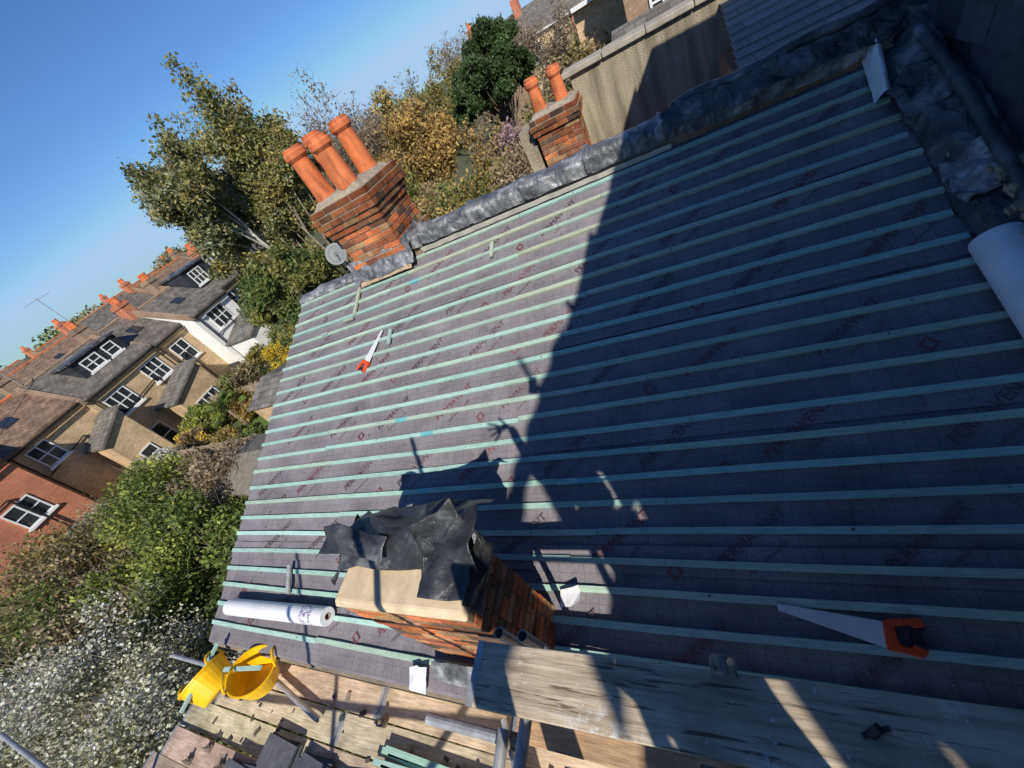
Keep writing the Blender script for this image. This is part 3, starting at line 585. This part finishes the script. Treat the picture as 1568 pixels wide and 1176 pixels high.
mb.lathe(c0,[(.03,.02),(.085,.0),(.105,.0),(.11,.01),(.12,.7),(.13,ax.length)],32,ax); mb.build("roll",M_plastic,e,smooth=True)
mb=MB(); mb.grid(lambda u,v:RP(1.40+.09*u+.05*v,3.92+.45*v,.05+.08*math.sin(u*2.8)+.08*v*u+.015*noise.noise(Vector((u*4,v*6,2)))),14,16); mb.build("white_membrane_offcut",M_plastic,None,smooth=True)
mb=MB(); mb.facets(lambda u,v:RP(-1.17+.15*u,.74+.10*v+.04*u,.05+.04*u),2,2,.012,51); mb.build("white_membrane_offcut",M_plastic,None,crease=.01)
mb=MB(); mb.facets(lambda u,v:RP(-2.42+.17*u,.15+.15*v,.05+.04*v),3,2,.02,52); mb.build("white_membrane_offcut",M_plastic,None,crease=.02)
mb=MB(); mb.hollow(RP(-4.2,.90,.06),RP(-4.12,.66,.06),.024); mb.build("pipe_offcut",M_steel)
mb=MB(); mb.obox(RP(-4.05,3.95,.04),SX*.02,SY*.22,SN*.012,(.42,.44,.34)); mb.obox(RP(-4.15,3.7,.04),SX*.09,SY*.018,SN*.012,(.36,.4,.3)); mb.obox(RP(-3.3,3.25,.04),SX*.02,SY*.1,SN*.012,(.34,.45,.4))
mb.obox(RP(-1.9,3.95,.04),SX*.02,SY*.10,SN*.012,(.4,.46,.37)); mb.obox(RP(-4.6,3.6,.04),SX*.06,SY*.014,SN*.012,(.34,.44,.4)); mb.build("batten_offcuts",M_batten)
def saw(tip,heel,side,name="hand_saw"):
    e=empty(name); tip=Vector(tip);heel=Vector(heel); d=(heel-tip); Ln=d.length; d.normalize(); s=SN.cross(d)*side
    def P(a,b,hh=0): return tip+d*a*Ln+s*b+SN*(.032+hh)
    mb=MB(); bl=.76
    pts=[P(0,0),P(0,.03)]+[P(bl,.115),P(bl,0)]
    mb.hexa([*pts,*[q+SN*.002 for q in pts]]); 
    for i in range(60):
        a=bl*i/60; mb.poly([P(a,0,.001),P(a+bl/60,0,.001),P(a+bl/120,-.006,.001)])
    mb.build("blade",M_blade,e)
    out=[(bl-.02,-.005),(bl+.03,-.02),(bl+.12,-.03),(bl+.22,-.045),(bl+.25,-.01),(bl+.20,.03),(bl+.24,.09),(bl+.2,.125),(bl+.08,.12),(bl-.02,.118)]
    inn=[(bl+.05,.015),(bl+.07,.008),(bl+.11,.0),(bl+.15,-.008),(bl+.17,.005),(bl+.145,.035),(bl+.155,.075),(bl+.14,.09),(bl+.09,.09),(bl+.06,.08)]
    mb=MB(); kb=MB()
    for i in range(10):
        j=(i+1)%10; tgt=kb if i in (4,5) else mb
        tgt.hexa([P(*out[i],-.012),P(*out[j],-.012),P(*inn[j],-.012),P(*inn[i],-.012),P(*out[i],.016),P(*out[j],.016),P(*inn[j],.016),P(*inn[i],.016)])
    mb.build("handle",M_red,e,bevel=.004); kb.build("grip",M_black,e,bevel=.004)
saw(RP(.10,.84),RP(.68,.78),-1)
saw(RP(-3.47,3.38),RP(-3.75,2.92),1)
e=empty("satellite_dish"); mb=MB(); dc=Vector((-4.33,4.5,-1.02)); da=Vector((.45,-.75,.45))
mb.lathe(dc,[(.001,0),(.06,.006),(.12,.022),(.15,.04)],28,da); mb.build("reflector",simple("dish_grey",(.20,.21,.22),.1,6,.5),e,smooth=True,solid=.004)
mb=MB(); mb.tube((-4.33,4.52,-1.45),(-4.33,4.52,-1.05),.018); mb.tube(dc,dc+da.normalized()*.2+Vector((0,0,-.08)),.008); mb.build("mast",M_steel,e)
# ------------------------------------------------------------------ scaffold
sc=empty("scaffold")
ends=MB()
def board(mb,x0,x1,y0,z,wd=.222,th=.036,c=None,tilt=0):
    c=c or jit((.56,.45,.33),.22)
    mb.hexa([(x0,y0,z-th),(x1,y0+tilt,z-th),(x1,y0+wd+tilt,z-th),(x0,y0+wd,z-th),(x0,y0,z),(x1,y0+tilt,z),(x1,y0+wd+tilt,z),(x0,y0+wd,z)],c)
    for xe in (x0,x1):
        s=1 if xe==x0 else -1; ends.box((min(xe-.002*s,xe+.03*s),y0+(tilt if s<0 else 0)-.001,z-th-.0015),(max(xe-.002*s,xe+.03*s),y0+wd+(tilt if s<0 else 0)+.001,z+.0015))
random.seed(2)
q=NM("paint_splashed_board",.9,0,.2); g=q.mapv((1.2,14,14)); n=q.noise(3,8,g); n5=q.noise(3.2,5); n6=q.noise(34,4); g2=q.mapv((2,30,30)); n7=q.noise(1.6,3,g2); n8=q.noise(48,3); n9=q.noise(3.4,6)
bc=q.ramp(n,[(.28,(.30,.235,.165)),(.5,(.50,.405,.295)),(.72,(.64,.53,.40))]); bc=q.mix(bc,q.ramp(n7,[(.36,.22),(.41,1.0)]),.85,'MULTIPLY'); bc=q.mix(bc,q.ramp(n9,[(.35,.68),(.6,1.08)]),1,'MULTIPLY')
mk=q.mix(q.ramp(n5,[(.56,0.0),(.68,1.0)]),q.ramp(n6,[(.48,0.0),(.54,1.0)]),1,'MULTIPLY')
mk=q.mix(mk,q.ramp(n8,[(.68,0.0),(.70,.9)]),1,'LIGHTEN')
q.base(q.mix(bc,(.66,.65,.61),mk)); q.bump(n,.7,.01); M_pboard=q.m
mb=MB(); board(mb,-1.08,1.71,.066,-1.70,tilt=.03); mb.build("working_board",M_pboard,sc,bevel=.004)
mb=MB(); board(mb,-.10,1.72,-.17,-1.702); board(mb,-.05,1.7,-.405,-1.70); board(mb,-.12,1.72,-.64,-1.703); board(mb,-.1,1.72,-.875,-1.70); mb.build("working_boards",M_pboard,sc,bevel=.004)
mb=MB()
for j in range(6):
    y=-.09-.235*j; x=-5.75+random.uniform(-.3,.5) if j else -4.6
    while x<-.3:
        l=random.uniform(1.5,3.9); x1=min(x+l,.6); board(mb,x,x1-.01,y,-3.40+random.uniform(-.004,.004)+(.04 if random.random()<.2 else 0),tilt=random.uniform(-.008,.008)); x=x1+.01
board(mb,-1.2,.9,.0,-2.35,c=(.50,.32,.18)); board(mb,-.9,1.2,-.26,-2.36,c=(.54,.39,.23)); 
mb.build("lower_boards",M_wood,sc,bevel=.003); ends.build("board_end_bands",M_steel,sc)
mb=MB(); T=.0242
def tb(a,b): mb.hollow(a,b,T,12)
tb((-6.75,-.05,-3.465),(1.6,-.05,-3.465)); tb((-9,-1.24,-3.2),(1.5,-1.24,-3.2)); tb((-8,-1.34,-3.42),(1.5,-1.34,-3.42))
tb((-1.46,.0,-2.0),(-.96,.0,-2.02)); tb((-1.0,.03,-1.9),(-.98,-.75,-1.92)); tb((-.2,.02,-3.9),(-.2,.02,-1.56)); tb((.95,-.9,-3.9),(.95,-.9,1.0))
tb((-.85,.28,-1.78),(-.85,-1.0,-1.78)); tb((.5,.28,-1.77),(.5,-1.0,-1.77)); tb((1.4,.28,-1.77),(1.4,-1.0,-1.77))
tb((-2.9,-1.3,-5),(-2.9,-1.3,-3.0)); tb((-5.5,-1.2,-9),(-5.5,-1.2,-2.9)); tb((-5.5,.0,-3.515),(-5.5,-1.4,-3.515)); tb((-3.7,.05,-3.515),(-3.7,-1.4,-3.515)); tb((-2,.05,-3.515),(-2,-1.4,-3.515))
tb((-1.3,-1.05,-.75),(1.7,-1.05,-.75)); tb((-.9,-1.08,-4),(-.9,-1.08,.6)); tb((1.55,-1.6,-3),(1.4,-1.0,1.9)); tb((1.6,-2.6,-4),(1.6,-2.6,2.8)); tb((1.2,-3.2,.2),(1.75,-1.9,1.2)); tb((1.65,-4.1,1.0),(1.65,-1.7,1.1))
tb((-3.6,-.2,-3.33),(-4.4,-.02,-3.33)); tb((-1.05,.345,-2.9),(-1.05,.345,-1.80)); tb((-.93,.345,-2.9),(-.93,.345,-1.80)); tb((-1.75,.1,-3.3),(-1.35,-.5,-3.28))
tb((-2.2,-2.3,-3),(-2.2,-2.3,.4)); tb((-3.4,-2.1,-3.3),(-.6,-2.0,-1.2)); tb((-4.4,-1.5,-2.2),(-.9,-1.2,-2.2))
mb.build("tubes",M_steel,sc)
mb=MB()
def coupler(q,s=1):
    q=Vector(q); mb.obox(q,(.035*s,0,0),(0,.028*s,0),(0,0,.03*s)); mb.tube(q+Vector((.03,0,.03)),q+Vector((.03,0,.08)),.009,n=8); mb.tube(q+Vector((.03,0,.06)),q+Vector((.03,0,.078)),.017,n=6); mb.tube(q+Vector((-.03,-.01,.0)),q+Vector((-.03,-.01,.06)),.009,n=8); mb.lathe(q+Vector((-.005,.0,0)),[(.034,-.03),(.038,-.02),(.038,.02),(.034,.03)],14,Vector((0,1,0)))
for c in ((-.13,.31,-1.70),(-.2,.03,-1.75),(-.98,.0,-1.98),(-2.9,-.1,-3.36),(-1.5,-.2,-3.3),(-5.0,-.95,-3.36),(-4.8,-.85,-3.36),(-5.1,-.75,-3.36),(-4.6,-.7,-3.36),(-4.9,-.62,-3.36),(-2.6,-.5,-3.34),(-2.4,-.7,-3.34),(-1.9,-.3,-3.34)): coupler(c)
mb.build("couplers",simple("rusty_coupler",(.26,.22,.18),.4,25,.6,.4),sc,bevel=.003)
mb=MB(); mb.tube((.21,.20,-1.7),(.23,.215,-1.675),.012,n=10); mb.tube((.19,.195,-1.698),(.255,.222,-1.698),.007,n=6); mb.build("bolt",M_black,sc)
e=empty("shade_sheeting"); mb=MB()  # unseen panels added to cast shade on the roof and boards
for ya,yb,zb in ((-2.65,-1.95,1.15),(-3.6,-2.65,1.72),(-4.5,-3.6,2.42)):
    mb.grid(lambda u,v:(1.74+.02*math.sin((ya+(yb-ya)*u)*12),ya+(yb-ya)*u,zb+v*(ztop(ya+(yb-ya)*u)-zb)),16,6)
mb.build("sheet",M_cloth,e)
mb=MB()
for i,(y,x,wz) in enumerate(((-1.62,1.2,.9),(-2.25,1.45,1.3))):  # unseen boards added to throw shade bands on the working boards
    mb.hexa([(x,y-.11,-1.9),(x+.04,y-.11,-1.9),(x+.04,y+.11,-1.9),(x,y+.11,-1.9),(x+.25,y-.16,wz),(x+.29,y-.16,wz),(x+.29,y+.06,wz),(x+.25,y+.06,wz)],(.4,.33,.25))
mb.box((-.52,-.78,-1.9),(-.36,-.74,-.42),(.4,.33,.25))  # added upright that blocks sun from the near chimney's right face
mb.build("shade_boards",M_wood,sc)
e=empty("shade_ladder"); mb=MB()  # unseen ladder, added to break up the sunlight on the boards
for s in (-.2,.2): mb.tube((.55+s,-1.35,-3.4),(.7+s,-1.2,.5),.03,n=10)
for i in range(14):
    t=(i+.5)/14; mb.tube((.35+.15*t,-1.35+.15*t,-3.4+3.9*t),(.75+.15*t,-1.35+.15*t,-3.4+3.9*t),.015,n=8)
mb.build("rails_and_rungs",M_steel,e)
e=empty("slate_stack"); mb=MB(); random.seed(8)
for (cx,cy) in ((-3.9,-.52),(-3.45,-.55),(-4.25,-.75),(-3.05,-.65),(-3.6,-.8)):
    for i in range(random.randint(6,14)):
        a=random.uniform(-.15,.15); q=Vector((cx+random.uniform(-.02,.02),cy+random.uniform(-.02,.02),-3.385+.011*i))
        mb.obox(q,Vector((math.cos(a),math.sin(a),0))*.2,Vector((-math.sin(a),math.cos(a),0))*.125,Vector((0,0,.004)),jit((.085,.09,.105),.3))
mb.build("slates",attrmat("loose_slate",.3,14,.55),e)
e=empty("batten_bundle"); mb=MB()
for i in range(11):
    y=-.25-.055*(i%6); z=-3.37+.028*(i//6); x=random.uniform(-2.9,-2.5); mb.obox(((x-1.3)/2,y,z),((-1.3-x)/2,random.uniform(-.05,.05),0),(0,.02,0),(0,0,.0125),jit(TEAL,.2))
mb.build("battens",M_batten,e)
mb=MB(); random.seed(19)
for i in range(90):
    q=Vector((random.uniform(-5.2,-1.3),random.uniform(-1.1,.05),-3.392)); s=random.uniform(.006,.035); a=random.uniform(0,3)
    mb.obox(q,Vector((math.cos(a),math.sin(a),0))*s,Vector((-math.sin(a),math.cos(a),0))*s*random.uniform(.3,.9),(0,0,random.uniform(.002,.006)),jit(random.choice([(.06,.065,.075),(.3,.26,.2),(.12,.10,.08)]),.3))
mb.build("slate_and_mortar_debris",attrmat("debris",.3,14,.7))
def tub(c,ax,r=.2,hh=.3):
    e=empty("rubble_bucket"); mb=MB(); mb.lathe(c,[(.001,.0),(r*.72,.0),(r*.76,.02),(r*.95,hh*.8),(r,hh),(r*1.06,hh),(r*1.06,hh-.02),(r*1.0,hh-.025)],32,ax); 
    mb.build("shell",M_yellow,e,solid=-.006)
    mb=MB(); d=Vector(ax).normalized(); a=d.orthogonal().normalized(); b=d.cross(a)
    for s in (1,-1):
        pr=None
        for k in range(9):
            t=math.pi*k/8; q=Vector(c)+d*(hh+.07*math.sin(t))+a*s*r*1.02+b*(-.09*math.cos(t))
            if pr is not None: mb.tube(pr,q,.012,n=8)
            pr=q
    mb.build("handles",M_yellow,e)
tub((-4.98,-.2,-3.2),(-.5,.25,.62),.22,.26); tub((-4.42,-.05,-3.2),(.25,.2,.8),.21,.24)
mb=MB(); mb.obox((-5.0,-.14,-2.93),(.0,.28,.02),(.018,0,0),(0,0,.0125),TEAL2); mb.obox((-4.45,.0,-2.95),(.26,.04,0),(0,.018,0),(0,0,.0125),TEAL2); mb.build("batten_offcuts",M_batten)
# ------------------------------------------------------------------ photographer behind the camera
def skin(name,vs,es,rs,mat,parent,sub=2):
    me=D.meshes.new(name); me.from_pydata([tuple(v) for v in vs],es,[]); me.materials.append(mat); ob=link(D.objects.new(name,me),parent)
    k=ob.modifiers.new("skin",'SKIN'); me.skin_vertices[0].data[0].use_root=True
    for i,r in enumerate(rs): me.skin_vertices[0].data[i].radius=(r,r) if not hasattr(r,'__len__') else r
    s=ob.modifiers.new("sub",'SUBSURF'); s.levels=sub; s.render_levels=sub; return ob
ph=empty("photographer")
pel=Vector((.28,-.55,-.86)); WR=Vector((-.20,-.36,-.09))
skin("jacket",[pel,(.26,-.54,-.66),(.24,-.52,-.45),(.22,-.50,-.34),(.21,-.47,-.27),(.03,-.46,-.36),(-.06,-.56,-.52),WR,(.42,-.54,-.36),(.44,-.42,-.58),(.20,-.22,-.30)],
 [(0,1),(1,2),(2,3),(3,4),(3,5),(5,6),(6,7),(3,8),(8,9),(9,10)],[.15,.14,.16,.12,.06,.075,.055,.038,.075,.055,.04],M_cloth,ph)
skin("trousers",[pel+Vector((0,0,.02)),(.19,-.54,-.95),(.16,-.50,-1.3),(.15,-.52,-1.64),(.38,-.56,-.95),(.42,-.52,-1.3),(.44,-.56,-1.64)],[(0,1),(1,2),(2,3),(0,4),(4,5),(5,6)],[.15,.1,.075,.05,.1,.075,.05],M_jean,ph)
skin("boots",[(.15,-.54,-1.6),(.15,-.54,-1.66),(.12,-.40,-1.67),(.11,-.33,-1.675)],[(0,1),(1,2),(2,3)],[.05,.045,.04,.03],M_black,ph,1)
skin("boots",[(.44,-.58,-1.6),(.44,-.58,-1.66),(.43,-.44,-1.67),(.42,-.37,-1.675)],[(0,1),(1,2),(2,3)],[.05,.045,.04,.03],M_black,ph,1)
skin("head",[(.21,-.47,-.28),(.20,-.45,-.20),(.19,-.43,-.12),(.18,-.42,-.03),(.16,-.36,-.10)],[(0,1),(1,2),(2,3),(2,4)],[.055,.06,.085,.07,.02],M_skin,ph)
skin("hair",[(.21,-.47,-.08),(.20,-.46,0.0),(.19,-.43,.03)],[(0,1),(1,2)],[.08,.08,.06],M_black,ph)
def hand(wr,d,up,spread=1,s=1.0):
    wr=Vector(wr);d=Vector(d).normalized();up=Vector(up);sd=d.cross(up).normalized();up=sd.cross(d).normalized()
    vs=[wr,wr+d*.045*s,wr+d*.085*s];es=[(0,1),(1,2)];rs=[(.026,.02),(.036,.016),(.038,.014)]
    for i,(o,ln,an) in enumerate(((-.033,.075,-.28),(-.011,.085,-.08),(.012,.08,.1),(.034,.062,.32))):
        ln*=s; dd=(d*math.cos(an*spread)+sd*math.sin(an*spread)).normalized(); b=wr+d*.088*s+sd*o*s; k=len(vs)
        vs+=[b,b+dd*ln*.45,b+dd*ln*.75+up*-.006,b+dd*ln-up*.016]; es+=[(2,k),(k,k+1),(k+1,k+2),(k+2,k+3)]; rs+=[.010*s,.009*s,.008*s,.007*s]
    k=len(vs); dd=(d*.6-sd*.8).normalized(); vs+=[wr+d*.03-sd*.03,wr+d*.03-sd*.03+dd*.035*s,wr+d*.03-sd*.03+dd*.068*s]; es+=[(1,k),(k,k+1),(k+1,k+2)]; rs+=[.014,.011,.009]
    skin("hand",vs,es,rs,M_skin,ph)
hand(WR,-R*.9-U*.35-V*.2,L,1.5,1.3); hand((.18,-.19,-.28),Vector((-.15,.35,.8)),-V,.6)
e=empty("smartphone"); mb=MB(); cc=-V*.055; mb.obox(cc,R*.038,U*.075,V*.004); mb.build("body",M_black,e,bevel=.003)
# ------------------------------------------------------------------ planting
tree("birch_tree",(-16.7,13.2,G),12.9,.62,BIR,56000,.08,.2,4,.33,.55,droop=.7,up=.85,seed=4,bark=simple("birch_bark",(.5,.47,.4),.4,5),wid=2.3)
tree("birch_tree",(-14.9,15.0,G),13.9,.6,OLV+BIR,56000,.08,.18,4,.31,.55,droop=.7,up=.85,seed=12,wid=2.3)
tree("birch_tree",(-16.4,17.2,G),13.5,.6,BIR,34000,.08,.18,4,.31,.55,droop=.5,up=.85,seed=15,wid=2.2)
tree("bare_tree",(-14.0,20.4,G),12.3,.6,BRN,5000,.07,.14,4,.31,.5,up=.95,seed=16,wid=2.3)
shrub("ivy_covered_tree",(-15.0,12.2,-4.6),2.0,2.0,3.0,DGRN+BIR[:2],30000,.09,60,5,cr=.28)
shrub("conifer_tree",(-18.8,14.6,-5.8),1.8,1.8,3.2,DGRN,18000,.10,40,6)
shrub("pine_tree",(-7.1,24.5,-1.45),2.25,2.25,2.0,[(.035,.06,.022),(.055,.085,.028),(.03,.05,.018)],64000,.075,90,61,cr=.22,elong=2.6,trunk=.22,gain=1.7)
for i,(x,y,H,pal,n,wd) in enumerate(((-9.5,18.5,9.6,ORG,24000,2.1),(-12,21,10.4,ORG+OLV,20000,2.4),(-6.2,17.5,7.9,BRN+ORG,16000,1.8),(-4.5,20,7.2,BRN,12000,1.8),(-10.5,26,10.6,OLV,16000,2.6),(-14.5,24,10.6,BRN,7000,2.6),(-18,24,10.8,SIL+BRN,12000,2.6),(-4.5,31,9.7,BRN,6000,2.3),(-11,33,11.2,BRN,3500,2.8),(-15,31,10.8,OLV,9000,3),(-1.8,36,9.6,OLV,14000,2.4),(-7.5,36,10.6,BRN,4000,2.8),(-3.4,25,7.6,ORG+GRN,12000,1.8))):
    tree("garden_tree",(x,y,G),H,.75,pal,n,.08,.12,4,.3,.45,up=.8,seed=30+i,wid=wd)
for i,(x,y,z,rx,rz,pal,n,s) in enumerate((
 (-6,14.5,-5.2,2.6,2.2,GRN+ORG,16000,.09),(-8.8,15,-5.0,2.2,2.2,BRN+ORG,14000,.08),(-4,13.5,-4.9,2.0,2.2,BRN,11000,.07),(-5,17,-3.7,1.2,1.3,PNK,6000,.07),(-6.2,9.6,-3.6,.5,.5,YEL,3500,.055),
 (-2.8,15,-4.6,2.0,2.0,OLV,10000,.09),(-11.5,13,-6.2,2.4,2.4,GRN,14000,.1),(-7.5,11,-6.4,2.4,2.0,GRN,12000,.08),(-11,17,-4.8,2.6,2.6,OLV,14000,.09),(-2.5,18.5,-3.9,2.2,2.3,BRN+OLV,12000,.08))):
    shrub("garden_shrub",(x,y,z),rx,rx,rz,pal,n,s,40,50+i)
for i,(x,y,z,rx,rz,pal,n,s) in enumerate((
 (-19.8,3.4,-7.2,2.6,1.9,LIM+GRN,24000,.08),(-16.2,2.6,-7.6,2.2,1.9,GRN+LIM[:1],22000,.08),(-23.5,4.6,-7.6,2.3,1.8,GRN+BRN+LIM,17000,.08),(-17.6,5.0,-7.2,1.8,1.7,BRN,9000,.07),
 (-25.5,1.4,-7.6,3,1.9,BRN+OLV,16000,.08),(-21,-.6,-7.7,3,1.8,BRN+GRN,18000,.08),(-27.6,6.8,-7.8,1.5,1.2,SIL+WHT[:2],9000,.07),(-26,4.0,-7.6,1.6,1.3,SIL+WHT[:1],9000,.07),
 (-12.5,3.0,-8.0,2.0,1.6,GRN,12000,.09),(-10,1.4,-8.0,2.0,1.5,BRN+GRN,12000,.08),(-29,11,-8.2,1.4,1.1,LIM+GRN,8000,.10),(-27,14,-8.1,1.6,1.5,GRN+BRN,9000,.10),(-24.5,15.8,-7.8,1.2,1.1,YEL,8000,.07),
 (-25,18,-7.6,2,1.9,OLV+GRN,9000,.1),(-22.5,12.8,-8.4,1.2,.9,GRN+ORG,6000,.1),(-28.5,16.5,-8.1,1.2,1.2,OLV,6000,.1),(-26.5,12.6,-8.6,1.3,.8,ORG,5000,.1),(-24.5,9.2,-8.6,1.1,.8,ORG+GRN,5000,.08),(-22,8.9,-8.6,1.0,.7,GRN,5000,.08),(-28.5,9.3,-8.4,1,.9,BRN+YEL[:1],5000,.08),(-21,17,-7.4,2.2,2.2,DGRN,10000,.12),(-30,21,-7.2,2.4,2.4,GRN,8000,.13),(-27,24,-7,3,2.8,OLV,9000,.13),(-8,-1.5,-8.0,2.5,1.6,GRN,12000,.09))):
    shrub("garden_shrub",(x,y,z),rx,rx,rz,pal,n,s,40,80+i)
for i,(x,y,z,rx,rz) in enumerate(((-14.6,-1.0,-6.9,2.5,1.9),(-11.2,-2.2,-6.9,2.2,1.7),(-18,-3,-7.2,2.5,1.8),(-10.6,.2,-7.9,1.5,1.2),(-23.5,-3.6,-7.2,2.5,1.9),(-27,-1.8,-7.3,1.8,1.6))):
    shrub("blossom_shrub",(x,y,z),rx,rx,rz,[(.60,.59,.50),(.50,.49,.38),(.58,.57,.48),(.15,.16,.06),(.18,.17,.07)],19000,.06,60,120+i,elong=1.2,cr=.27,gain=1.3)
e=empty("fan_palm"); mb=MB(); b=Vector((-26,11.2,G)); mb.tube(b,b+Vector((0,0,1.5)),.12,.1,8); mb.build("trunk",M_bark,e)
mb=MB(); random.seed(3); top=b+Vector((0,0,1.55))
for i in range(26):
    a=random.uniform(0,6.28); el=random.uniform(-.2,1.3); d=Vector((math.cos(a)*math.cos(el),math.sin(a)*math.cos(el),math.sin(el))); hub=top+d*.7; mb.tube(top,hub,.012,n=4,c=(.08,.12,.03))
    s=d.cross(Z).normalized(); u_=s.cross(d)
    for k in range(11):
        t=-1.2+2.4*k/10; dd=(d*math.cos(t)+s*math.sin(t)); mb.poly([hub,hub+dd*.3+u_*.03,hub+dd*.62-Vector((0,0,.08)),hub+dd*.3-u_*.03],jit((.17,.23,.06),.3))
mb.build("fronds",M_leaf,e)
def shed(name,x0,x1,y0,y1,z,roofm,wallm):
    e=empty(name); mb=MB(); mb.box((x0,y0,G),(x1,y1,z)); mb.build("walls",wallm,e,bevel=.01); ym=(y0+y1)/2
    mb=MB(); o=.15
    for s,(ya,yb) in enumerate(((y0-o,ym),(y1+o,ym))): mb.hexa([(x0-o,ya,z-.05),(x1+o,ya,z-.05),(x1+o,yb,z+.5),(x0-o,yb,z+.5),(x0-o,ya,z+.01),(x1+o,ya,z+.01),(x1+o,yb,z+.56+.001*s),(x0-o,yb,z+.56+.001*s)])
    mb.build("roof",roofm,e); mb=MB()
    for xx in (x0,x1): mb.poly([(xx,y0,z),(xx,y1,z),(xx,ym,z+.5)])
    mb.build("gables",wallm,e); F=MB();Gl=MB();S=MB(); win(F,Gl,S,x1,(y0+y1)/2,z-.8,.8,.7,'x',2); F.build("window_frame",M_white,e);Gl.build("window_glass",M_glass,e);S.build("sill",M_white,e)
M_felt=simple("roofing_felt",(.19,.17,.14),.3,5,.9)
shed("garden_shed",-17.6,-14.2,4.6,7.2,-6.7,M_felt,M_fence); shed("garden_shed",-20,-15.5,9.3,12.6,-6.7,S_x,B_yel); shed("garden_shed",-28,-25.5,18.6,20.8,-7.0,M_felt,M_fence)
cl=[]; random.seed(77)
for i in range(300):
    a=math.radians(random.uniform(-62,95)); d=random.uniform(100,170)
    cl.append((-math.sin(a+math.radians(20))*d,math.cos(a+math.radians(20))*d,-6+random.uniform(0,5),random.uniform(2,4.2)))
leaf_mesh("distant_trees",cl,90000,.45,BRN+OLV+GRN,None,shell=.4)
cl=[(-46+random.uniform(-2,2),random.uniform(-20,45),-7+random.uniform(0,4.0),random.uniform(.9,1.8)) for i in range(60)]
leaf_mesh("distant_trees",cl,40000,.18,BRN+OLV+GRN,None,shell=.4)
